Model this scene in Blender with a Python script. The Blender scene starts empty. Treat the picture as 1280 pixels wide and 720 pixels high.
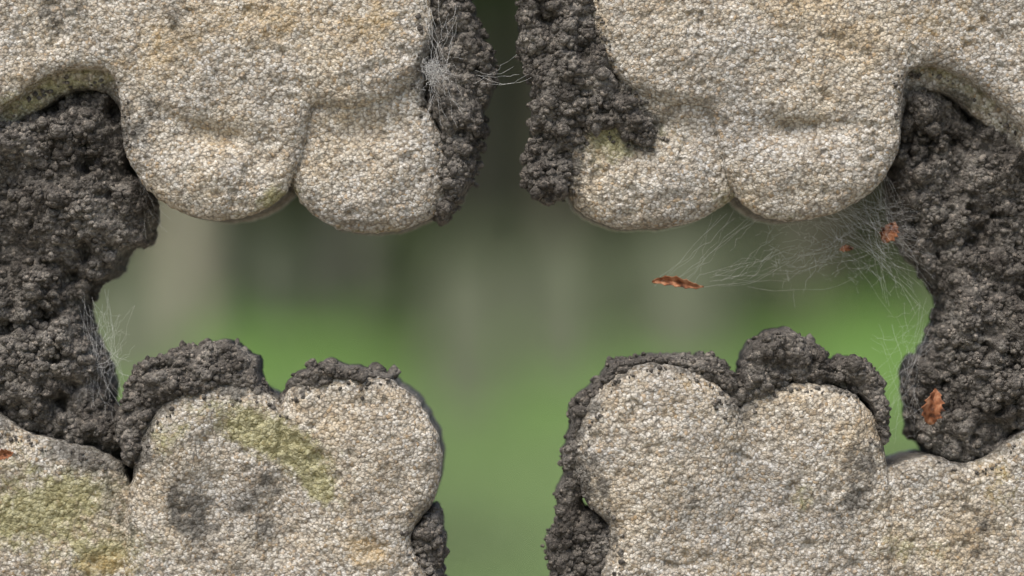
import bpy, math, random
import numpy as np
from mathutils import Vector
random.seed(7)
rng = np.random.default_rng(11)
S = 0.5/1280.0          # metres per photo pixel on the stone face
ZC = 1.2                # height of the middle of the tracery opening
D = 0.5*100/36

# ---------------------------------------------------------------- helpers
def smooth(poly, n=4):
    P = np.array(poly, float); m = len(P); out = []
    for i in range(m):
        p0, p1, p2, p3 = P[i-1], P[i], P[(i+1) % m], P[(i+2) % m]
        for k in range(n):
            t = k/n
            out.append(0.5*((2*p1)+(-p0+p2)*t+(2*p0-5*p1+4*p2-p3)*t*t+(-p0+3*p1-3*p2+p3)*t**3))
    return np.array(out)

def sdf(X, Y, poly):
    """signed distance, positive inside"""
    out = np.full(X.shape, -200.0)
    mg = 45
    x0, y0 = poly.min(0)-mg; x1, y1 = poly.max(0)+mg
    m = (X >= x0) & (X <= x1) & (Y >= y0) & (Y <= y1)
    px = X[m].astype(np.float32); py = Y[m].astype(np.float32)
    best = np.full(px.shape, 1e9, np.float32); ins = np.zeros(px.shape, bool)
    n = len(poly)
    for i in range(n):
        ax, ay = map(float, poly[i]); bx, by = map(float, poly[(i+1) % n])
        ex, ey = bx-ax, by-ay; L = ex*ex+ey*ey+1e-9
        wx = px-np.float32(ax); wy = py-np.float32(ay)
        t = np.clip((wx*ex+wy*ey)/L, 0, 1)
        dx = wx-ex*t; dy = wy-ey*t
        np.minimum(best, dx*dx+dy*dy, out=best)
        if ay != by:
            c = ((ay > py) != (by > py)) & (px < (bx-ax)*(py-ay)/(by-ay)+ax)
            ins ^= c
    out[m] = np.where(ins, 1, -1)*np.sqrt(best)
    return out

def vnoise(X, Y, cell, seed):
    r = np.random.default_rng(seed).random((128, 128))*2-1
    x = X/cell+1000; y = Y/cell+1000
    i = np.floor(x).astype(int); j = np.floor(y).astype(int)
    fx = x-i; fy = y-j
    fx = fx*fx*(3-2*fx); fy = fy*fy*(3-2*fy)
    a = r[i % 128, j % 128]; b = r[(i+1) % 128, j % 128]
    c = r[i % 128, (j+1) % 128]; d = r[(i+1) % 128, (j+1) % 128]
    return (a*(1-fx)+b*fx)*(1-fy)+(c*(1-fx)+d*fx)*fy

def fbm(X, Y, cell, seed, o=4):
    v = 0; a = 1.0; t = 0
    for k in range(o):
        v = v+a*vnoise(X+37*k, Y-91*k, cell/2**k, seed+k); t += a; a *= .5
    return v/t

def worley(X, Y, cell, seed):
    r = np.random.default_rng(seed).random((128, 128, 2))
    x = X/cell+1000; y = Y/cell+1000
    i = np.floor(x).astype(int); j = np.floor(y).astype(int)
    best = np.full(X.shape, 9.0)
    for a in (-1, 0, 1):
        for b in (-1, 0, 1):
            q = r[(i+a) % 128, (j+b) % 128]
            dx = i+a+q[..., 0]-x; dy = j+b+q[..., 1]-y
            np.minimum(best, dx*dx+dy*dy, out=best)
    return np.sqrt(best)

def domes(X, Y, cell, seed):
    w = worley(X, Y, cell, seed)
    return np.sqrt(np.clip(1-(w/1.0)**2, 0, 1))

def make_mesh(name, V, F, mat, smooth_shade=True, attrs=None):
    me = bpy.data.meshes.new(name)
    V = np.asarray(V, np.float32); F = np.asarray(F, np.int32)
    k = F.shape[1]
    me.vertices.add(len(V)); me.vertices.foreach_set('co', V.ravel())
    me.loops.add(F.size); me.loops.foreach_set('vertex_index', F.ravel())
    me.polygons.add(len(F))
    me.polygons.foreach_set('loop_start', np.arange(0, F.size, k, dtype=np.int32))
    me.polygons.foreach_set('loop_total', np.full(len(F), k, np.int32))
    me.update(calc_edges=True)
    me.validate()
    me.polygons.foreach_set('use_smooth', np.full(len(me.polygons), smooth_shade))
    if attrs:
        for an, av in attrs.items():
            a = me.attributes.new(an, 'FLOAT', 'POINT')
            a.data.foreach_set('value', np.asarray(av, np.float32))
    me.materials.append(mat)
    ob = bpy.data.objects.new(name, me)
    bpy.context.scene.collection.objects.link(ob)
    return ob

def relief(name, X, Y, h, d, back, mat, attrs=None, step=1.6):
    """turn a relief (height h, outline distance d) into a closed solid"""
    gy, gx = np.gradient(d)
    dxs = np.gradient(X, axis=1); dys = np.gradient(Y, axis=0)
    gx = gx/dxs; gy = gy/dys
    g2 = np.clip(gx*gx+gy*gy, .3, 9)
    mv = np.where(d <= 0, np.clip(-d, 0, 40), 0)
    lim = 1.5*np.maximum(dxs, dys)
    mv = np.minimum(mv, lim)
    Xm = X+mv*gx/g2; Ym = Y+mv*gy/g2
    ny, nx = X.shape
    ins = d > 0
    cell = ins[:-1, :-1] | ins[1:, :-1] | ins[:-1, 1:] | ins[1:, 1:]
    idx = np.arange(ny*nx).reshape(ny, nx)
    ci, cj = np.nonzero(cell)
    F = np.stack([idx[ci, cj], idx[ci+1, cj], idx[ci+1, cj+1], idx[ci, cj+1]], 1)
    cp = np.zeros((ny+1, nx+1), bool); cp[1:-1, 1:-1] = cell
    walls = []
    N = ny*nx
    a, b = np.nonzero(cell & ~cp[:-2, 1:-1])
    walls.append((idx[a, b+1], idx[a, b]))
    a, b = np.nonzero(cell & ~cp[2:, 1:-1])
    walls.append((idx[a+1, b], idx[a+1, b+1]))
    a, b = np.nonzero(cell & ~cp[1:-1, :-2])
    walls.append((idx[a, b], idx[a+1, b]))
    a, b = np.nonzero(cell & ~cp[1:-1, 2:])
    walls.append((idx[a+1, b+1], idx[a, b+1]))
    W = [np.stack([q, p, p+2*N, q+2*N], 1) for p, q in walls]+[np.stack([q+2*N, p+2*N, p+N, q+N], 1) for p, q in walls]
    Fall = np.concatenate([F, F[:, ::-1]+N]+W)
    front = np.stack([(Xm-640)*S, -h*S, ZC+(360-Ym)*S], -1).reshape(-1, 3)
    bk = front.copy(); bk[:, 1] = -back*S
    md = front.copy(); md[:, 1] += 7*S
    V = np.concatenate([front, bk, md])
    used = np.zeros(3*N, bool); used[Fall.ravel()] = True
    remap = np.cumsum(used)-1
    A = {}
    if attrs:
        for k, v in attrs.items():
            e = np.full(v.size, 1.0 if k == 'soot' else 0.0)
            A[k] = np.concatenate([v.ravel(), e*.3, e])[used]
    return make_mesh(name, V[used], remap[Fall], mat, True, A)

def newmat(name, rough=.9):
    m = bpy.data.materials.new(name); m.use_nodes = True
    b = m.node_tree.nodes['Principled BSDF']
    b.inputs['Roughness'].default_value = rough
    b.inputs['Specular IOR Level'].default_value = .25
    return m, b
def node(nt, t, **kw):
    n = nt.nodes.new(t)
    for k, v in kw.items():
        n.inputs[k.replace('__', ' ')].default_value = v
    return n
def ramp(nt, stops, fac=None, interp='LINEAR'):
    r = nt.nodes.new('ShaderNodeValToRGB'); r.color_ramp.interpolation = interp
    el = r.color_ramp.elements
    while len(el) < len(stops): el.new(.5)
    for e, (p, c) in zip(el, stops):
        e.position = p; e.color = (*c, 1) if len(c) == 3 else c
    if fac is not None: nt.links.new(fac, r.inputs['Fac'])
    return r.outputs['Color']
def mix(nt, a, b, fac, mode='MIX'):
    m = nt.nodes.new('ShaderNodeMix'); m.data_type = 'RGBA'; m.blend_type = mode
    for s, v in ((6, a), (7, b), (0, fac)):
        if isinstance(v, (int, float)): m.inputs[s].default_value = v
        elif isinstance(v, tuple): m.inputs[s].default_value = (*v, 1)
        else: nt.links.new(v, m.inputs[s])
    return m.outputs[2]
def math_(nt, op, a, b=0.0, c=None):
    m = nt.nodes.new('ShaderNodeMath'); m.operation = op
    for s, v in ((0, a), (1, b), (2, c)):
        if v is None: continue
        if isinstance(v, (int, float)): m.inputs[s].default_value = v
        else: nt.links.new(v, m.inputs[s])
    return m.outputs[0]

# ---------------------------------------------------------------- stone material
def stone_mat():
    m, b = newmat('oolitic_limestone', .85); nt = m.node_tree
    tc = nt.nodes.new('ShaderNodeTexCoord'); oc = tc.outputs['Object']
    nz = node(nt, 'ShaderNodeTexNoise', Scale=560.0, Detail=1.0); nt.links.new(oc, nz.inputs['Vector'])
    vm = nt.nodes.new('ShaderNodeVectorMath'); vm.operation = 'MULTIPLY_ADD'
    nt.links.new(nz.outputs['Color'], vm.inputs[0]); vm.inputs[1].default_value = (.0020,)*3
    nt.links.new(oc, vm.inputs[2]); wv = vm.outputs[0]
    vo = node(nt, 'ShaderNodeTexVoronoi', Scale=620.0, Randomness=1.0); nt.links.new(wv, vo.inputs['Vector'])
    dist = vo.outputs['Distance']
    sep = nt.nodes.new('ShaderNodeSeparateColor'); nt.links.new(vo.outputs['Color'], sep.inputs[0])
    rnd = sep.outputs[0]; rnd2 = sep.outputs[1]
    grain = ramp(nt, [(0, (.35, .29, .215)), (.12, (.48, .42, .33)), (.35, (.56, .51, .43)), (.65, (.63, .595, .525)), (1, (.77, .75, .70))], rnd)
    big = node(nt, 'ShaderNodeTexNoise', Scale=16.0, Detail=4.0, Roughness=.65); nt.links.new(oc, big.inputs['Vector'])
    warm = ramp(nt, [(.34, (.78, .80, .84)), (.46, (.95, .955, .965)), (.55, (1.04, 1.02, .98)), (.68, (1.04, .93, .76))], big.outputs['Fac'])
    col = mix(nt, grain, warm, 1.0, 'MULTIPLY')
    med = node(nt, 'ShaderNodeTexNoise', Scale=70.0, Detail=3.0, Roughness=.7); nt.links.new(oc, med.inputs['Vector'])
    fin = node(nt, 'ShaderNodeTexNoise', Scale=1100.0, Detail=2.0, Roughness=.7); nt.links.new(oc, fin.inputs['Vector'])
    col = mix(nt, col, ramp(nt, [(.3, (.72, .69, .65)), (.55, (1, 1, 1)), (.8, (1.15, 1.14, 1.12))], med.outputs['Fac']), .9, 'MULTIPLY')
    rust = math_(nt, 'GREATER_THAN', rnd2, .93)
    col = mix(nt, col, (.46, .31, .16), math_(nt, 'MULTIPLY', rust, .5))
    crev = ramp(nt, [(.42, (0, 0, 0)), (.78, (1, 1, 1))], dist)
    col = mix(nt, col, (.19, .165, .135), math_(nt, 'MULTIPLY', crev, .75))  # grain gaps: some dirt, plus occlusion shade painted into the base colour
    am = nt.nodes.new('ShaderNodeAttribute'); am.attribute_name = 'moss'
    ad = nt.nodes.new('ShaderNodeAttribute'); ad.attribute_name = 'soot'
    ar = nt.nodes.new('ShaderNodeAttribute'); ar.attribute_name = 'ochre'
    n2 = node(nt, 'ShaderNodeTexNoise', Scale=160.0, Detail=4.0, Roughness=.75); nt.links.new(oc, n2.inputs['Vector'])
    def thr(att, lo=.25, hi=.8):
        s = math_(nt, 'ADD', att, math_(nt, 'MULTIPLY', math_(nt, 'SUBTRACT', n2.outputs['Fac'], .5), 2.2))
        mr = nt.nodes.new('ShaderNodeMapRange'); mr.inputs[1].default_value = lo; mr.inputs[2].default_value = hi
        nt.links.new(s, mr.inputs[0])
        return math_(nt, 'MULTIPLY', mr.outputs[0], math_(nt, 'MINIMUM', math_(nt, 'MULTIPLY', att, 4.0), 1.0))
    mossc = mix(nt, (.19, .18, .07), (.46, .44, .23), rnd)
    col = mix(nt, col, mossc, math_(nt, 'MULTIPLY', thr(am.outputs['Fac']), .78))
    col = mix(nt, col, mix(nt, (.46, .30, .11), (.58, .45, .25), rnd), math_(nt, 'MULTIPLY', thr(ar.outputs['Fac']), .5))
    sootc = mix(nt, (.06, .056, .05), (.19, .18, .16), rnd)
    col = mix(nt, col, sootc, math_(nt, 'MULTIPLY', thr(ad.outputs['Fac']), .85))
    nt.links.new(col, b.inputs['Base Color'])
    h = math_(nt, 'SUBTRACT', 1.0, math_(nt, 'POWER', dist, 1.5))
    h = math_(nt, 'ADD', h, math_(nt, 'MULTIPLY', rnd2, .5))
    h = math_(nt, 'ADD', h, math_(nt, 'MULTIPLY', med.outputs['Fac'], .9))
    h = math_(nt, 'ADD', h, math_(nt, 'MULTIPLY', fin.outputs['Fac'], .6))
    bp = nt.nodes.new('ShaderNodeBump'); bp.inputs['Strength'].default_value = 1.0; bp.inputs['Distance'].default_value = .00085
    nt.links.new(h, bp.inputs['Height']); nt.links.new(bp.outputs[0], b.inputs['Normal'])
    return m
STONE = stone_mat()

def crust_mat():
    m, b = newmat('black_weathering_crust', .9); nt = m.node_tree
    tc = nt.nodes.new('ShaderNodeTexCoord'); oc = tc.outputs['Object']
    n1 = node(nt, 'ShaderNodeTexNoise', Scale=45.0, Detail=5.0, Roughness=.7); nt.links.new(oc, n1.inputs['Vector'])
    v1 = node(nt, 'ShaderNodeTexVoronoi', Scale=620.0); nt.links.new(oc, v1.inputs['Vector'])
    v2 = node(nt, 'ShaderNodeTexNoise', Scale=900.0, Detail=2.0, Roughness=.7); nt.links.new(oc, v2.inputs['Vector'])
    col = ramp(nt, [(.3, (.058, .051, .044)), (.5, (.135, .124, .111)), (.7, (.25, .234, .212))], n1.outputs['Fac'])
    sep = nt.nodes.new('ShaderNodeSeparateColor'); nt.links.new(v1.outputs['Color'], sep.inputs[0])
    col = mix(nt, col, ramp(nt, [(0, (.5, .48, .46)), (.6, (1, 1, 1)), (.85, (1.3, 1.3, 1.25)), (1, (2.2, 2.1, 2.0))], sep.outputs[0]), .85, 'MULTIPLY')
    nt.links.new(col, b.inputs['Base Color'])
    h = math_(nt, 'ADD', math_(nt, 'MULTIPLY', v1.outputs['Distance'], -1.0), v2.outputs['Fac'])
    bp = nt.nodes.new('ShaderNodeBump'); bp.inputs['Strength'].default_value = 1.0; bp.inputs['Distance'].default_value = .0012
    nt.links.new(h, bp.inputs['Height']); nt.links.new(bp.outputs[0], b.inputs['Normal'])
    return m
CRUST = crust_mat()

# ---------------------------------------------------------------- crust outlines (outline, face level, dome)
crusts = [
 ([(-120, 190), (-60, 150), (0, 155), (20, 138), (60, 118), (100, 108), (138, 110), (150, 150), (150, 208), (166, 232), (176, 262), (168, 298), (143, 318), (130, 342), (100, 358), (90, 388), (98, 420), (116, 455), (126, 500), (150, 552), (155, 580), (90, 562), (30, 545), (-30, 530), (-120, 540)], -40, 55),
 ([(1138, 95), (1190, 105), (1240, 140), (1290, 180), (1400, 260), (1400, 520), (1300, 530), (1262, 560), (1225, 582), (1195, 580), (1163, 560), (1150, 515), (1150, 462), (1176, 430), (1187, 382), (1178, 350), (1156, 322), (1136, 285), (1125, 245), (1135, 202), (1128, 160), (1130, 120)], -40, 55),
 ([(520, -180), (590, -180), (586, -60), (586, 0), (600, 35), (613, 78), (604, 130), (594, 185), (584, 240), (560, 266), (548, 270), (555, 200), (542, 140), (520, 100), (532, 40)], -22, 30),
 ([(650, -180), (760, -180), (745, -60), (742, 0), (744, 32), (757, 70), (778, 102), (806, 135), (822, 163), (812, 184), (786, 178), (766, 160), (742, 160), (722, 182), (712, 215), (716, 243), (700, 250), (676, 244), (658, 215), (662, 160), (667, 110), (648, 60), (652, 0)], -4, 26),
 ([(142, 530), (146, 500), (172, 462), (225, 437), (285, 430), (320, 446), (318, 472), (338, 497), (310, 497), (265, 489), (225, 497), (192, 530), (172, 575), (150, 580)], -14, 22),
 ([(350, 505), (360, 482), (395, 461), (440, 459), (485, 468), (480, 480), (420, 476), (375, 492)], -20, 14),
 ([(714, 640), (707, 600), (714, 530), (742, 478), (778, 450), (840, 443), (885, 449), (915, 460), (928, 490), (915, 500), (880, 474), (830, 460), (784, 468), (750, 500), (730, 550), (728, 620)], -25, 18),
 ([(905, 500), (925, 480), (936, 440), (965, 418), (1008, 418), (1030, 440), (1040, 462), (1070, 450), (1105, 470), (1114, 510), (1112, 556), (1102, 550), (1090, 512), (1060, 489), (1012, 479), (962, 488), (925, 514)], -18, 24),
 ([(735, 640), (765, 655), (768, 690), (762, 740), (762, 860), (705, 870), (696, 760), (688, 700), (695, 650), (704, 600), (722, 590)], -22, 26),
 ([(516, 660), (530, 645), (546, 634), (553, 665), (550, 710), (556, 800), (560, 880), (524, 870), (524, 720), (514, 690)], -20, 18),
]

# ---------------------------------------------------------------- the pierced tracery
tracery = bpy.data.objects.new('carved_stone_tracery', None)
bpy.context.scene.collection.objects.link(tracery)

def axis(lo, a, b, hi, step, cs):
    mid = np.arange(a, b+step, step)
    left = np.arange(lo, a, cs); right = np.arange(b+step+cs, hi+cs, cs)
    return np.concatenate([left, mid, right])
xs = axis(-430, -20, 1300, 1710, 1.6, 10); ys = axis(-370, -20, 740, 1090, 1.6, 10)
X, Y = np.meshgrid(xs, ys)
wx = X+2.6*fbm(X, Y, 26, 5, 3)+1.4*fbm(X, Y, 7, 6, 2); wy = Y+2.6*fbm(X, Y, 26, 15, 3)+1.4*fbm(X, Y, 7, 16, 2)

lobes = []
def lobe(poly, base, R, sm=True, name=None):
    P = smooth(poly) if sm else np.array(poly, float)
    lobes.append((P, base, R))
# upper left body
lobe([(-420, -360), (-200, -360), (200, -360), (500, -360), (532, -200), (536, -60), (538, 0), (541, 25), (539, 55), (530, 82), (512, 103), (485, 122), (450, 133), (415, 134), (392, 131), (386, 150), (378, 185), (368, 215), (360, 236), (348, 249), (330, 262), (303, 272), (270, 276), (235, 269), (200, 251), (175, 226), (158, 196), (151, 160), (148, 122), (140, 97), (115, 84), (80, 87), (40, 105), (0, 135), (-60, 180), (-300, 190), (-420, 190)], 0, 15)
# its lower right lobe, set back
lobe([(400, 95), (520, 80), (530, 120), (545, 150), (558, 182), (562, 212), (559, 244), (543, 268), (512, 284), (475, 291), (440, 290), (405, 279), (382, 261), (366, 240), (362, 215), (370, 150)], -13, 19)
# reveal of the arch at far left
lobe([(-420, 60), (60, 60), (150, 70), (152, 120), (150, 165), (142, 130), (120, 112), (85, 112), (45, 132), (0, 162), (-60, 210), (-420, 230)], -34, 14)
# upper right body
lobe([(775, -360), (1000, -360), (1500, -360), (1700, -360), (1700, 240), (1400, 250), (1310, 190), (1280, 160), (1250, 128), (1215, 100), (1180, 83), (1155, 80), (1138, 90), (1133, 120), (1130, 160), (1120, 200), (1098, 234), (1063, 259), (1025, 272), (985, 276), (950, 268), (928, 252), (912, 228), (903, 195), (895, 160), (886, 134), (845, 131), (805, 119), (773, 96), (752, 66), (741, 32), (737, 0), (740, -100)], 0, 15)
lobe([(800, 80), (900, 90), (905, 150), (915, 200), (920, 240), (905, 256), (882, 271), (850, 281), (800, 286), (757, 280), (726, 263), (708, 236), (705, 200), (712, 160), (740, 120)], -13, 19)
lobe([(1100, 60), (1280, 60), (1700, 80), (1700, 270), (1400, 285), (1300, 225), (1265, 180), (1228, 142), (1190, 116), (1160, 110), (1142, 122), (1133, 160), (1122, 120)], -34, 14)
# lower left
lobe([(-420, 500), (-100, 500), (-30, 505), (0, 522), (40, 545), (90, 556), (130, 570), (152, 592), (166, 640), (170, 700), (180, 900), (100, 1080), (-420, 1080)], -14, 18)
lobe([(150, 760), (155, 640), (163, 590), (172, 555), (186, 525), (206, 502), (235, 486), (268, 479), (303, 483), (332, 494), (352, 512), (364, 545), (372, 620), (375, 760), (300, 1000), (180, 1000)], -3, 18)
lobe([(350, 760), (345, 640), (345, 560), (348, 515), (358, 490), (378, 475), (412, 466), (452, 465), (490, 476), (520, 500), (541, 532), (552, 567), (550, 602), (540, 632), (523, 652), (514, 672), (522, 700), (540, 722), (550, 800), (560, 1080), (360, 1080)], 2, 20)
# lower right
lobe([(735, 1080), (740, 800), (748, 722), (762, 680), (760, 655), (738, 636), (722, 602), (718, 562), (727, 522), (750, 486), (788, 461), (830, 455), (872, 465), (905, 486), (928, 515), (945, 560), (950, 640), (950, 760), (950, 1080)], 2, 20)
lobe([(920, 1080), (918, 700), (918, 560), (926, 512), (945, 494), (980, 482), (1022, 479), (1060, 489), (1086, 510), (1103, 543), (1112, 580), (1118, 640), (1125, 760), (1125, 1080)], -4, 18)
lobe([(1090, 1080), (1095, 640), (1104, 590), (1125, 582), (1165, 572), (1205, 580), (1240, 570), (1280, 542), (1330, 520), (1500, 500), (1700, 500), (1700, 1080)], -14, 18)
for r in ([(-420, -360), (-60, -360), (-60, 1080), (-420, 1080)], [(1345, -360), (1700, -360), (1700, 1080), (1345, 1080)],
          [(-420, -360), (1700, -360), (1700, -170), (-420, -170)], [(-420, 890), (1700, 890), (1700, 1080), (-420, 1080)]):
    lobe(r, -6, 14, False)

dmax = np.full(X.shape, -1e4); hmax = np.full(X.shape, -1e4); hedge_ = np.zeros(X.shape)
for P, base, R in lobes:
    d = sdf(wx, wy, P)
    t = np.clip(d, 0, R*1.8)/(R*1.8)
    prof = base-R*(1-np.sqrt(np.clip(1-(1-t)**2.4, 0, 1)))
    upd = d > dmax
    hedge_ = np.where(upd, base-R, hedge_); dmax = np.maximum(dmax, d)
    hmax = np.where(d > 0, np.maximum(hmax, prof), hmax)
H = np.where(dmax > 0, hmax, hedge_)
def g(cx, cy, rx, ry, ang=0):
    a = math.radians(ang); dx = X-cx; dy = Y-cy
    u = dx*math.cos(a)+dy*math.sin(a); v = -dx*math.sin(a)+dy*math.cos(a)
    return np.exp(-(u/rx)**2-(v/ry)**2)
rel = (-17*g(268, 168, 46, 16, 12)+11*g(275, 222, 70, 26, 5)+6*g(440, 60, 110, 60)-10*g(465, 160, 70, 18, -8)
       + 9*g(480, 225, 60, 22, -40)-17*g(995, 160, 48, 15, 0)+11*g(1010, 212, 70, 28, 0)+6*g(930, 60, 120, 60)
       - 9*g(830, 160, 60, 16, 5)+9*g(820, 225, 60, 28)-14*g(265, 630, 24, 90, 10)+10*g(215, 560, 36, 50)+6*g(450, 560, 60, 70)
       - 14*g(362, 640, 34, 70)+8*g(820, 560, 60, 70)-12*g(930, 610, 20, 110)+8*g(1020, 560, 50, 60)-8*g(150, 640, 18, 90)
       - 7*g(60, 40, 70, 40)-6*g(1210, 40, 60, 50)-8*g(330, 190, 16, 60, 10)+6*g(190, 60, 60, 40))
H = H+rel*np.clip(dmax/12, 0, 1)+(5.0*fbm(X, Y, 70, 31, 4)+3.2*fbm(X, Y, 18, 41, 3)+1.6*fbm(X, Y, 6, 45, 2))*np.clip(dmax/6, .15, 1)
pit = np.clip(fbm(X, Y, 22, 77, 3)-.34, 0, 1)
H = H-14*pit
fb = fbm(X, Y, 60, 91, 4); fb2 = fbm(X, Y, 30, 95, 3)
moss = (1.4*g(335, 545, 75, 24, 22)+1.2*g(385, 595, 50, 18, 50)+.8*g(205, 545, 26, 22)+.8*g(60, 640, 90, 36, -20)+.7*g(20, 610, 60, 50)+.8*g(125, 690, 60, 35)
        + 1.0*g(1006, 630, 14, 22)+.4*g(1140, 690, 60, 30)+.5*g(800, 165, 90, 16)+.5*g(760, 178, 40, 30)+.4*g(320, 262, 60, 10, -20)+.5*g(345, 245, 22, 16)
        + .45*g(905, 250, 30, 20)+.35*g(960, 270, 50, 9)+.45*g(60, 115, 80, 22, -18)+.35*g(1215, 120, 60, 22, 40)+.25*g(500, 290, 50, 10)+.25*g(1080, 250, 40, 14)+.25*g(1250, 620, 50, 50))
moss = np.clip(moss*(1+.9*fb), 0, 1)
moss = np.clip(moss+np.where((H < -24) & (dmax > 0), .2, 0), 0, 1)
soot = (.65*g(225, 28, 26, 22)+.6*g(240, 640, 50, 40, 30)+.6*g(320, 625, 30, 34)+.5*g(150, 640, 26, 70)+.45*g(300, 690, 60, 30)+.9*g(118, 565, 50, 22, 10)
        + .35*g(180, 150, 30, 60)+.7*g(790, 150, 42, 26, 30)+.7*g(725, 215, 22, 50)+.4*g(545, 150, 16, 60)+.5*g(1115, 590, 40, 22)+.4*g(745, 620, 18, 50)
        + .4*g(935, 520, 26, 30)+.6*g(1065, 610, 22, 60)+.35*g(420, 130, 40, 8)+.4*g(700, 640, 60, 60)+.5*g(170, 560, 16, 40)+.5*g(530, 640, 26, 26)+.4*g(60, 30, 60, 40)+.45*g(1200, 650, 70, 40)+.4*g(860, 640, 50, 40))
dcr = np.full(X.shape, -99.0)
for poly, base, dome in crusts:
    dcr = np.maximum(dcr, sdf(X, Y, smooth(poly)))
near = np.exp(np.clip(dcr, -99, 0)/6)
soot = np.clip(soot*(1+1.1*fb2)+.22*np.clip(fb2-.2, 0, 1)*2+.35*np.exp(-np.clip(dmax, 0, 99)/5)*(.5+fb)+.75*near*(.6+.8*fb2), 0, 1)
ochre = np.clip((1.0*g(450, 688, 38, 22, 15)+.7*g(130, 705, 40, 16)+.4*g(300, 20, 120, 50)+.45*g(460, 30, 60, 40)+.3*g(1180, 30, 120, 40)+.5*g(190, 70, 60, 40)+.4*g(870, 500, 60, 40)+.4*g(420, 190, 30, 60)
        + .4*g(860, 690, 60, 30)+.3*g(1230, 600, 50, 60))*(1+1.0*fb), 0, 1)
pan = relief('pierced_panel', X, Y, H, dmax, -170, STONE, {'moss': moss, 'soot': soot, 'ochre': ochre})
pan.parent = tracery

import bmesh
def block(name, x0, x1, y0, y1, z0, z1, mat, parent, bev=.012, taper=1.0):
    bm = bmesh.new(); bmesh.ops.create_cube(bm, size=1)
    for v in bm.verts:
        t = taper if v.co.z > 0 else 1
        v.co = Vector(((x0+x1)/2+v.co.x*(x1-x0)*t, (y0+y1)/2+v.co.y*(y1-y0)*t, (z0+z1)/2+v.co.z*(z1-z0)))
    bmesh.ops.bevel(bm, geom=bm.edges[:], offset=bev, segments=3, affect='EDGES')
    me = bpy.data.meshes.new(name); bm.to_mesh(me); bm.free(); me.materials.append(mat)
    o = bpy.data.objects.new(name, me); bpy.context.scene.collection.objects.link(o)
    if parent: o.parent = parent
    return o
zb = ZC+(360-1080)*S
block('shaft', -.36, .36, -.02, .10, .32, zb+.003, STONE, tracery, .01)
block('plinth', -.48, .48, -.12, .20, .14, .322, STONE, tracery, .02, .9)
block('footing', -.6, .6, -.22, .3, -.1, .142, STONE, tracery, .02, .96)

bv_all, bf_all = [], []
bm = bmesh.new(); bmesh.ops.create_icosphere(bm, subdivisions=2, radius=1)
icoV = np.array([v.co[:] for v in bm.verts]); icoF = np.array([[v.index for v in f.verts] for f in bm.faces]); bm.free()
nb = 0
def nodule(x, y, hh, r):
    global nb
    c = np.array([(x-640)*S, -hh*S, ZC+(360-y)*S]); sc = r*S*(.75+.5*rng.random(3))
    nv = icoV*(1+.22*np.sin(icoV[:, [1, 2, 0]]*3.1+rng.random(3)*6)+rng.normal(0, .06, icoV.shape))*sc+c
    bv_all.append(nv); bf_all.append(icoF+nb); nb += len(icoV)
for k, (poly, base, dome) in enumerate(crusts):
    P = smooth(poly)
    x0, y0 = P.min(0)-18; x1, y1 = P.max(0)+18
    cx, cy = np.meshgrid(np.arange(x0, x1, 1.6), np.arange(y0, y1, 1.6))
    d = sdf(cx, cy, P)
    qx = cx+6*fbm(cx, cy, 30, 200+k, 3); qy = cy+6*fbm(cx, cy, 30, 300+k, 3)
    d0 = domes(qx, qy, 46, 40+k)
    d1 = domes(qx, qy, 22, 50+k); d2 = domes(qx, qy, 11, 60+k); d3 = domes(qx, qy, 5.2, 70+k)
    dn = d+9*fbm(cx, cy, 34, 80+k, 3)+8*(d1-.75)+6*(d2-.75)+1.5*(d3-.75)
    R = dome
    t = np.clip(dn, 0, R)/R
    h = base-R*.9+R*.9*np.sqrt(np.clip(1-(1-t)**2, 0, 1))
    big = 1.0 if k < 2 else .45
    h = h+(big*(44*fbm(cx, cy, 80, 90+k, 4)+34*(d0-.8))+19*(d1-.3)+10.0*d2*(.5+.7*vnoise(cx, cy, 40, 5))+4.5*d3-6)*np.clip(dn/5+.2, 0, 1)-6
    hole = np.clip(fbm(cx, cy, 34, 400+k, 3)-.24, 0, 1)
    h = h-80*hole*big
    o = relief('black_crust', cx, cy, h, dn, base-90 if k > 1 else -160, CRUST, None)
    o.name = 'black_crust_%d' % (k+1); o.parent = tracery
    ii, jj = np.nonzero(dn > -2)
    area = len(ii)*2.56
    w = np.where(dn[ii, jj] < 9, 2.5, 1.0)*(.1+np.clip(.5+1.2*fbm(cx, cy, 45, 500+k, 2)[ii, jj], 0, 2)); w /= w.sum()
    for q in rng.choice(len(ii), int(area/36), p=w):
        i, j = ii[q], jj[q]
        r = float(np.clip(rng.lognormal(1.0, .5), 1.3, 9))
        nodule(cx[i, j]+rng.normal(0, 1), cy[i, j]+rng.normal(0, 1), h[i, j]+r*.15+(rng.random()*-22 if dn[i, j] < 4 else 0), r)
    ii, jj = np.nonzero((dn <= -1) & (dn > -16))
    w = np.exp(dn[ii, jj]/4); w /= w.sum()
    for q in rng.choice(len(ii), int(len(ii)*2.56/90), p=w):
        i, j = ii[q], jj[q]; x_, y_ = cx[i, j], cy[i, j]
        a_ = min(np.searchsorted(ys, y_), len(ys)-1); b_ = min(np.searchsorted(xs, x_), len(xs)-1)
        if dmax[a_, b_] > 1.5:
            r = float(np.clip(rng.lognormal(.5, .45), .9, 3.5)); nodule(x_, y_, H[a_, b_]+r*.2, r)
cr = make_mesh('crust_nodules', np.concatenate(bv_all), np.concatenate(bf_all), CRUST)
cr.parent = tracery

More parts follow.
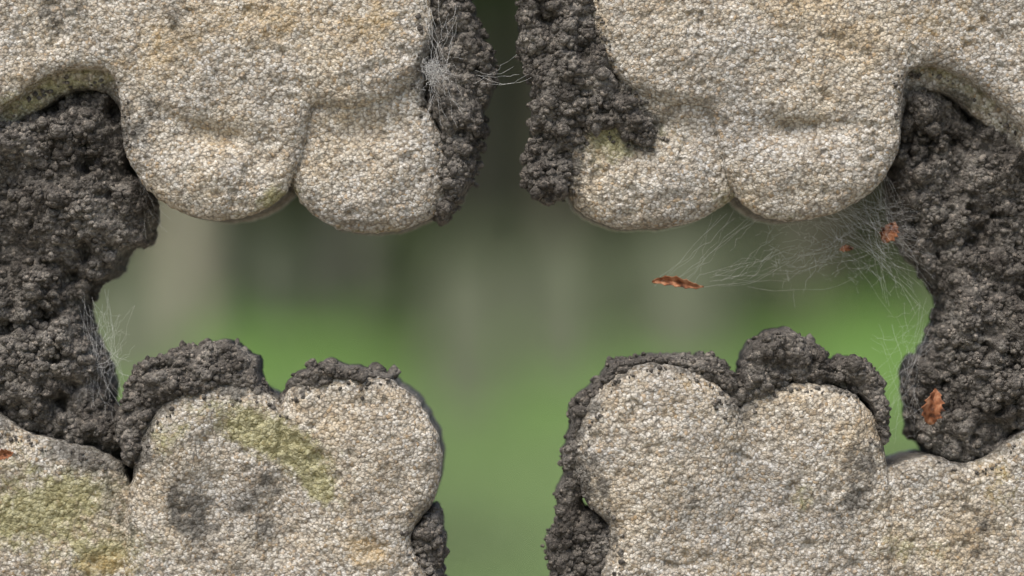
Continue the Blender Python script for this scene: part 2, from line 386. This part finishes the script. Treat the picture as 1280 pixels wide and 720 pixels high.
# ---------------------------------------------------------------- dead leaves
def leaf_mat():
    m, b = newmat('dry_leaf', .65); nt = m.node_tree
    tc = nt.nodes.new('ShaderNodeTexCoord')
    n = node(nt, 'ShaderNodeTexNoise', Scale=260.0, Detail=5.0); nt.links.new(tc.outputs['Object'], n.inputs['Vector'])
    nt.links.new(ramp(nt, [(.32, (.07, .03, .018)), (.5, (.28, .11, .05)), (.7, (.48, .26, .15))], n.outputs['Fac']), b.inputs['Base Color'])
    return m
LEAF = leaf_mat()
def leaf(px, py, L, W, ang, h, curl=.6, tilt=.3, yaw=0.0):
    nu, nv = 26, 11; V = []
    for i in range(nu):
        u = i/(nu-1); w = W*.5*math.sin(math.pi*u**.8)**.8*(1+.18*math.sin(u*31)+.1*math.sin(u*61))+.15
        for j in range(nv):
            v = j/(nv-1)*2-1
            x = (u-.5)*L; y = v*w+2.2*math.sin(u*5)*(L/60)
            z = abs(v)*w*curl+.18*L*math.sin(u*math.pi*1.2)*tilt+math.sin(u*22+v*3)*.9
            V.append((x, y, z))
    V = np.array(V)
    a = math.radians(ang); c, s = math.cos(a), math.sin(a)
    yw = math.radians(yaw)
    x = V[:, 0]*c-V[:, 1]*s; y = V[:, 0]*s+V[:, 1]*c; z = V[:, 2]+x*math.tan(yw)*.5
    P = np.stack([(px+x-640)*S, -(h+z)*S, ZC+(360-py+y)*S], 1)
    F = [[i*nv+j, (i+1)*nv+j, (i+1)*nv+j+1, i*nv+j+1] for i in range(nu-1) for j in range(nv-1)]
    o = make_mesh('dead_leaf', P, F, LEAF)
    sm = o.modifiers.new('thickness', 'SOLIDIFY'); sm.thickness = .0003
    return o
leaf(850, 354, 66, 11, -4, -45, 1.2, .5, 15)
leaf(1118, 289, 30, 20, 62, -50, 1.2, .6)
leaf(1165, 508, 46, 24, 82, 2, 1.1, .5)
leaf(1064, 310, 18, 7, 10, -50, .9, .5)
leaf(6, 568, 22, 12, 15, 0, .9, .4)

# ---------------------------------------------------------------- spider webs
m, b = newmat('spider_silk', .5); b.inputs['Base Color'].default_value = (.75, .75, .73, 1)
SILK = m
def web(strands, rad=.00011):
    cu = bpy.data.curves.new('spider_web', 'CURVE'); cu.dimensions = '3D'; cu.bevel_depth = rad; cu.bevel_resolution = 1
    for (a, b_, sag, wr) in strands:
        sp = cu.splines.new('POLY'); n = 10; sp.points.add(n-1)
        wob = rng.normal(0, wr, (n, 3))
        for i in range(n):
            t = i/(n-1); e = math.sin(math.pi*t)
            x = a[0]+(b_[0]-a[0])*t+wob[i, 0]*e; y = a[1]+(b_[1]-a[1])*t+sag*e+wob[i, 1]*e; h = a[2]+(b_[2]-a[2])*t+wob[i, 2]*e
            sp.points[i].co = ((x-640)*S, -h*S, ZC+(360-y)*S, 1)
            sp.points[i].radius = .5+.7*random.random()
    o = bpy.data.objects.new('spider_web', cu); bpy.context.scene.collection.objects.link(o); cu.materials.append(SILK)
    return o
def R(a, b): return random.uniform(a, b)
st = []
for i in range(34):
    a = (R(535, 560), R(75, 105), R(6, 16)); b_ = (R(530, 580), R(-10, 170), R(-2, 14)); st.append((a, b_, R(-4, 6), 1.8))
for i in range(80):
    a = (545+R(-12, 12), 92+R(-12, 12), R(12, 18)); an = R(0, 6.28); r = R(4, 18); st.append((a, (a[0]+r*math.cos(an), a[1]+r*math.sin(an), R(8, 18)), R(-6, 6), 2.5))
for i in range(5): st.append(((R(590, 605), R(85, 110), -10), (R(640, 665), R(65, 100), -8), R(2, 10), 1))
web(st, .00005)
st = []
for i in range(80):
    t = R(0, 1); a = (1010+t*100, 272-t*60+R(-4, 4), -30); b_ = (R(1110, 1180), R(240, 400), R(-60, -40)); st.append((a, b_, R(0, 14), 3.5))
for i in range(8):
    a = (R(890, 960), R(258, 272), -30); b_ = (R(820, 900), R(345, 360), -45); st.append((a, b_, R(-6, 12), 2.5))
for i in range(14):
    a = (R(870, 940), R(340, 360), -45); b_ = (R(960, 1130), R(275, 330), -45); st.append((a, b_, R(-10, 20), 3.5))
for i in range(110):
    a = (R(960, 1150), R(262, 340), R(-50, -40)); b_ = (a[0]+R(-50, 50), a[1]+R(-30, 50), -45); st.append((a, b_, R(-10, 10), 3))
for i in range(44):
    a = (R(1085, 1150), R(390, 560), -45); b_ = (R(1130, 1180), R(360, 560), -50); st.append((a, b_, R(0, 10), 2))
web(st, .000026)
st = []
for i in range(60):
    a = (R(88, 130), R(360, 500), R(-60, -40)); b_ = (R(100, 165), R(380, 540), R(-50, -30)); st.append((a, b_, R(0, 14), 2))
for i in range(14):
    a = (R(155, 180), R(215, 240), -40); b_ = (R(150, 215), R(245, 300), -45); st.append((a, b_, R(0, 8), 1.5))
web(st, .000032)

# ---------------------------------------------------------------- churchyard behind
def ground_h(x, y):
    t = np.clip((y-6)/20, 0, 1); t = t*t*(3-2*t)
    return t*.98+np.clip(y-26, 0, 400)*.012+.04*np.sin(x*.7+1)*np.sin(y*.5)*np.clip((y-3)/4, 0, 1)
gx = np.concatenate([np.linspace(-400, -20, 20), np.linspace(-19, 19, 77), np.linspace(20, 400, 20)])
gy = np.concatenate([np.linspace(-120, -5, 12), np.linspace(-4, 50, 110), np.linspace(55, 600, 25)])
GX, GY = np.meshgrid(gx, gy)
GZ = ground_h(GX, GY)
idx = np.arange(GX.size).reshape(GX.shape)
F = np.stack([idx[:-1, :-1], idx[:-1, 1:], idx[1:, 1:], idx[1:, :-1]], -1).reshape(-1, 4)
def grass_mat(name, k):
    # fresh growth up the bank, duller worn turf nearer the added gravel patch
    m, b = newmat(name, .9); nt = m.node_tree
    tc = nt.nodes.new('ShaderNodeTexCoord')
    n1 = node(nt, 'ShaderNodeTexNoise', Scale=.8, Detail=5.0); nt.links.new(tc.outputs['Object'], n1.inputs['Vector'])
    s = nt.nodes.new('ShaderNodeSeparateXYZ'); nt.links.new(tc.outputs['Object'], s.inputs[0])
    mr = nt.nodes.new('ShaderNodeMapRange'); mr.inputs[1].default_value = 13; mr.inputs[2].default_value = 19
    nt.links.new(s.outputs[1], mr.inputs[0])
    q = lambda c: tuple(x*k for x in c)
    A = ramp(nt, [(.35, q((.11, .145, .07))), (.5, q((.145, .205, .085))), (.65, q((.18, .27, .10)))], n1.outputs['Fac'])
    B = ramp(nt, [(.35, q((.12, .18, .06))), (.5, q((.18, .31, .085))), (.65, q((.22, .39, .10)))], n1.outputs['Fac'])
    nt.links.new(mix(nt, A, B, mr.outputs[0]), b.inputs['Base Color'])
    return m
make_mesh('ground', np.stack([GX, GY, GZ], -1).reshape(-1, 3), F, grass_mat('lawn', 1.0))
m, b = newmat('bounce_gravel', .95); nt = m.node_tree  # unseen grey-beige patch, added to cut green bounce light on the stone
tc = nt.nodes.new('ShaderNodeTexCoord')
v = node(nt, 'ShaderNodeTexVoronoi', Scale=60.0); nt.links.new(tc.outputs['Object'], v.inputs['Vector'])
sp_ = nt.nodes.new('ShaderNodeSeparateColor'); nt.links.new(v.outputs['Color'], sp_.inputs[0])
nt.links.new(ramp(nt, [(0, (.20, .17, .13)), (.5, (.33, .29, .23)), (1, (.48, .44, .37))], sp_.outputs[0]), b.inputs['Base Color'])
bp = nt.nodes.new('ShaderNodeBump'); bp.invert = True; bp.inputs['Distance'].default_value = .01
nt.links.new(v.outputs['Distance'], bp.inputs['Height']); nt.links.new(bp.outputs[0], b.inputs['Normal'])
px_ = np.linspace(-14, 14, 57); py_ = np.linspace(-5.5, 4.2, 40)
PX, PY = np.meshgrid(px_, py_); PY = PY+.15*np.sin(PX*1.3)*(np.abs(PY) > 3.5)
idx = np.arange(PX.size).reshape(PX.shape)
F = np.stack([idx[:-1, :-1], idx[:-1, 1:], idx[1:, 1:], idx[1:, :-1]], -1).reshape(-1, 4)
make_mesh('added_gravel_bounce', np.stack([PX, PY, ground_h(PX, PY)+.03], -1).reshape(-1, 3), F, m)

def tri_cloud(name, C, size, mat, up=False):
    n = len(C)
    if up:
        yaw = rng.random(n)*6.28; w = size*.12; hh = size*(.6+.8*rng.random(n))
        dx = np.cos(yaw)*w; dy = np.sin(yaw)*w; lx = rng.normal(0, .35, n)*hh; ly = rng.normal(0, .35, n)*hh
        A = C+np.stack([-dx, -dy, 0*dx], 1); B = C+np.stack([dx, dy, 0*dx], 1); T = C+np.stack([lx, ly, hh], 1)
        V = np.stack([A, B, T], 1).reshape(-1, 3); F = np.arange(3*n).reshape(n, 3)
    else:
        u = rng.normal(size=(n, 3)); u /= np.linalg.norm(u, axis=1)[:, None]
        v = np.cross(u, rng.normal(size=(n, 3))); v /= np.linalg.norm(v, axis=1)[:, None]
        s = (size*(.6+.8*rng.random(n)))[:, None]
        V = np.stack([C-u*s, C+v*s*.5, C+u*s, C-v*s*.5], 1).reshape(-1, 3); F = np.arange(4*n).reshape(n, 4)
    return make_mesh(name, V, F, mat, False)
def foliage_mat(name, stops, sc=1.2):
    m, b = newmat(name, .7); nt = m.node_tree
    tc = nt.nodes.new('ShaderNodeTexCoord')
    n1 = node(nt, 'ShaderNodeTexNoise', Scale=sc, Detail=5.0); nt.links.new(tc.outputs['Object'], n1.inputs['Vector'])
    nt.links.new(ramp(nt, stops, n1.outputs['Fac']), b.inputs['Base Color'])
    return m
gxr = rng.uniform(-7, 7, 60000); gyr = 4.4+24*rng.random(60000)**.8
tri_cloud('grass', np.stack([gxr, gyr, ground_h(gxr, gyr)], 1), .09, grass_mat('grass_blades', 1.12), True)

HG = foliage_mat('hedge_leaves', [(.3, (.055, .058, .032)), (.43, (.15, .135, .085)), (.55, (.19, .17, .105)), (.66, (.12, .155, .06)), (.8, (.16, .22, .08))], .8)
def clumps(n, box, r, per):
    out = []
    for i in range(n):
        c = np.array([rng.uniform(*box[0]), rng.uniform(*box[1]), rng.uniform(*box[2])])
        q = rng.normal(size=(per, 3)); q /= np.linalg.norm(q, axis=1)[:, None]
        out.append(c+q*(r*(.5+.7*rng.random())*rng.random((per, 1))**.4)*np.array([1, .8, 1]))
    return np.concatenate(out)
C = clumps(420, ((-16, 16), (26.5, 28.5), (.9, 3.6)), .75, 110)
tri_cloud('hedge', C, .13, HG)
def at(px, y):
    return (px-640)*S*(y+D)/D

BARK = foliage_mat('bark', [(.3, (.10, .085, .06)), (.5, (.17, .15, .11)), (.7, (.24, .215, .16))], 9)
BARK2 = foliage_mat('pale_bark', [(.3, (.28, .255, .19)), (.6, (.42, .385, .30))], 9)
CROWN = foliage_mat('tree_leaves', [(.3, (.04, .06, .025)), (.5, (.07, .12, .04)), (.7, (.12, .19, .06))], 1.5)
SHRUB = foliage_mat('shrub_leaves', [(.3, (.08, .11, .055)), (.5, (.14, .17, .09)), (.7, (.20, .23, .13))], 2.5)
def shrub(px, y, w, hgt):
    x = at(px, y); z = float(ground_h(np.array(x), np.array(y))); cs = []
    for i in range(26):
        hh = rng.random()**.8
        c = np.array([x+rng.normal(0, .38)*w*(1.1-.6*hh), y+rng.normal(0, .3)*w, z+hh*hgt])
        cs.append(c+rng.normal(size=(50, 3))*w*.13)
    tri_cloud('shrub', np.concatenate(cs), .055, SHRUB)
shrub(520, 20, .55, 1.0); shrub(640, 21, .7, .8); shrub(780, 20.5, .8, .75); shrub(320, 24.5, .7, .75); shrub(905, 21, .6, .7); shrub(430, 25, .5, .5)
shrub(130, 22, .8, .8); shrub(1180, 23, .8, .6)
def tube(pts, rads, seg=10):
    V = []; F = []
    pts = [Vector(p) for p in pts]
    for i, p in enumerate(pts):
        t = (pts[min(i+1, len(pts)-1)]-pts[max(i-1, 0)]).normalized()
        u = t.cross(Vector((0.3, 1, .1))).normalized(); w = t.cross(u)
        for k in range(seg):
            a = 2*math.pi*k/seg; V.append(p+(u*math.cos(a)+w*math.sin(a))*rads[i]*(1+.08*math.sin(3*a+i)))
    for i in range(len(pts)-1):
        for k in range(seg):
            F.append((i*seg+k, i*seg+(k+1) % seg, (i+1)*seg+(k+1) % seg, (i+1)*seg+k))
    return V, F
def tree_obj(x, y, r, hgt, bark, crown_r=2.0, crown_n=38, name='tree'):
    e = bpy.data.objects.new(name, None); bpy.context.scene.collection.objects.link(e)
    z = float(ground_h(np.array(x), np.array(y)))
    V, F = [], []
    def add(pts, rads):
        v, f = tube(pts, rads); o = len(V); V.extend(v); F.extend([tuple(q+o for q in ff) for ff in f])
    top = Vector((x+random.uniform(-.3, .3), y, z+hgt))
    add([(x, y, z-.2), (x, y, z+.25), (x+.03, y, z+hgt*.3), (x-.04, y, z+hgt*.6), top], [r*1.7, r*1.15, r*.95, r*.7, r*.25])
    for i in range(9):
        a = i*2.4; h0 = z+hgt*(.5+.05*i)
        p0 = Vector((x, y, h0)); L = crown_r*(.6+.4*random.random())
        p1 = p0+Vector((math.cos(a)*L*.5, math.sin(a)*L*.5, L*.35)); p2 = p0+Vector((math.cos(a)*L, math.sin(a)*L, L*.6))
        add([p0, p1, p2], [r*.35, r*.22, r*.06])
    t = make_mesh('trunk', [tuple(v) for v in V], F, bark); t.parent = e
    C = []
    for i in range(crown_n):
        q = rng.normal(size=3); q /= np.linalg.norm(q); q *= crown_r*(.45+.6*rng.random())
        c = np.array([x, y, z+hgt*.95])+q*np.array([1, 1, .7])
        pp = rng.normal(size=(90, 3))*crown_r*.17; C.append(c+pp)
    cc = tri_cloud('crown', np.concatenate(C), .13, CROWN); cc.parent = e
tree_obj(at(232, 20), 20, .17, 7.4, BARK2)
tree_obj(at(600, 25), 25, .24, 4.6, BARK, 1.7)
tree_obj(at(700, 23), 23, .15, 7.2, BARK)
tree_obj(at(1010, 25), 25, .22, 7.5, BARK)
tree_obj(at(440, 24), 24, .12, 7.0, BARK2)
tree_obj(at(-150, 22), 22, .25, 7.5, BARK)
tree_obj(at(1450, 23), 23, .25, 7.5, BARK)
tree_obj(at(660, 30), 31, .25, 5.0, BARK, 2.6, 60)
tree_obj(at(100, 30), 31, .25, 5.4, BARK, 2.6, 60)
tree_obj(at(1200, 30), 31, .25, 5.2, BARK, 2.6, 60)
C = clumps(420, ((-70, 70), (44, 60), (1, 11)), 2.4, 60)
tri_cloud('distant_trees', C, .5, CROWN)

GS = foliage_mat('lichened_gravestone', [(.3, (.11, .125, .08)), (.5, (.17, .185, .125)), (.7, (.26, .26, .20))], 5)
def gravestone(x, y, w, hgt, style=0):
    z = float(ground_h(np.array(x), np.array(y)))
    pts = [(-w/2, -.15), (w/2, -.15), (w/2, hgt*.78)]
    if style == 0:
        pts += [(w/2*math.cos(a), hgt*.78+hgt*.22*math.sin(a)) for a in np.linspace(.15, math.pi-.15, 12)]
    else:
        pts += [(w*.36, hgt*.8), (w*.33, hgt*.88)]+[(w*.33*math.cos(a), hgt*.88+hgt*.12*math.sin(a)) for a in np.linspace(.2, math.pi-.2, 9)]+[(-w*.33, hgt*.88), (-w*.36, hgt*.8)]
    pts += [(-w/2, hgt*.78)]
    bm = bmesh.new(); vs = [bm.verts.new((x+p[0], y, z+p[1])) for p in pts]
    f = bm.faces.new(vs); r = bmesh.ops.extrude_face_region(bm, geom=[f])
    for v in r['geom']:
        if isinstance(v, bmesh.types.BMVert): v.co.y += .12
    bmesh.ops.recalc_face_normals(bm, faces=bm.faces[:])
    me = bpy.data.meshes.new('gravestone'); bm.to_mesh(me); bm.free(); me.materials.append(GS)
    o = bpy.data.objects.new('gravestone', me); bpy.context.scene.collection.objects.link(o)
    bv = o.modifiers.new('bevel', 'BEVEL'); bv.width = .015; bv.segments = 2; bv.limit_method = 'ANGLE'
gravestone(at(585, 15), 15, .42, .95, 0)
gravestone(at(700, 17), 17, .50, .95, 1)
gravestone(at(850, 18), 18, .62, 1.0, 0)
gravestone(at(345, 22), 22, .5, .85, 1)
gravestone(at(1240, 18), 18, .6, .9, 0)
gravestone(at(160, 17), 17, .6, .8, 0)
gravestone(at(960, 24), 24, .5, .8, 0)

# ---------------------------------------------------------------- light, sky, camera
w = bpy.data.worlds.new('World'); bpy.context.scene.world = w; w.use_nodes = True
nt = w.node_tree; bg = nt.nodes['Background']
sk = nt.nodes.new('ShaderNodeTexSky'); sk.sky_type = 'NISHITA'; sk.sun_disc = False
EL, AZ = 60, 205
sk.sun_elevation = math.radians(EL); sk.sun_rotation = math.radians(AZ)
sk.air_density = 1.0; sk.dust_density = 4.0; sk.ozone_density = .8
nt.links.new(sk.outputs[0], bg.inputs[0]); bg.inputs[1].default_value = .15
l = bpy.data.lights.new('sun', 'SUN'); l.energy = 2.5; l.angle = math.radians(28); l.color = (1, .945, .87)
so = bpy.data.objects.new('sun', l); bpy.context.scene.collection.objects.link(so)
a = math.radians(AZ); e = math.radians(EL)
dirv = Vector((math.sin(a)*math.cos(e), math.cos(a)*math.cos(e), math.sin(e)))
so.rotation_euler = (-dirv).to_track_quat('-Z', 'Y').to_euler()

cam = bpy.data.cameras.new('camera'); co = bpy.data.objects.new('camera', cam)
bpy.context.scene.collection.objects.link(co); bpy.context.scene.camera = co
co.location = (0, -D, ZC); co.rotation_euler = (math.radians(90), 0, 0)
cam.lens = 100; cam.sensor_width = 36; cam.clip_end = 2000; cam.clip_start = .05
cam.dof.use_dof = True; cam.dof.focus_distance = D+.002; cam.dof.aperture_fstop = 2.2
sc = bpy.context.scene
sc.view_settings.view_transform = 'Standard'; sc.view_settings.look = 'None'; sc.view_settings.exposure = 0
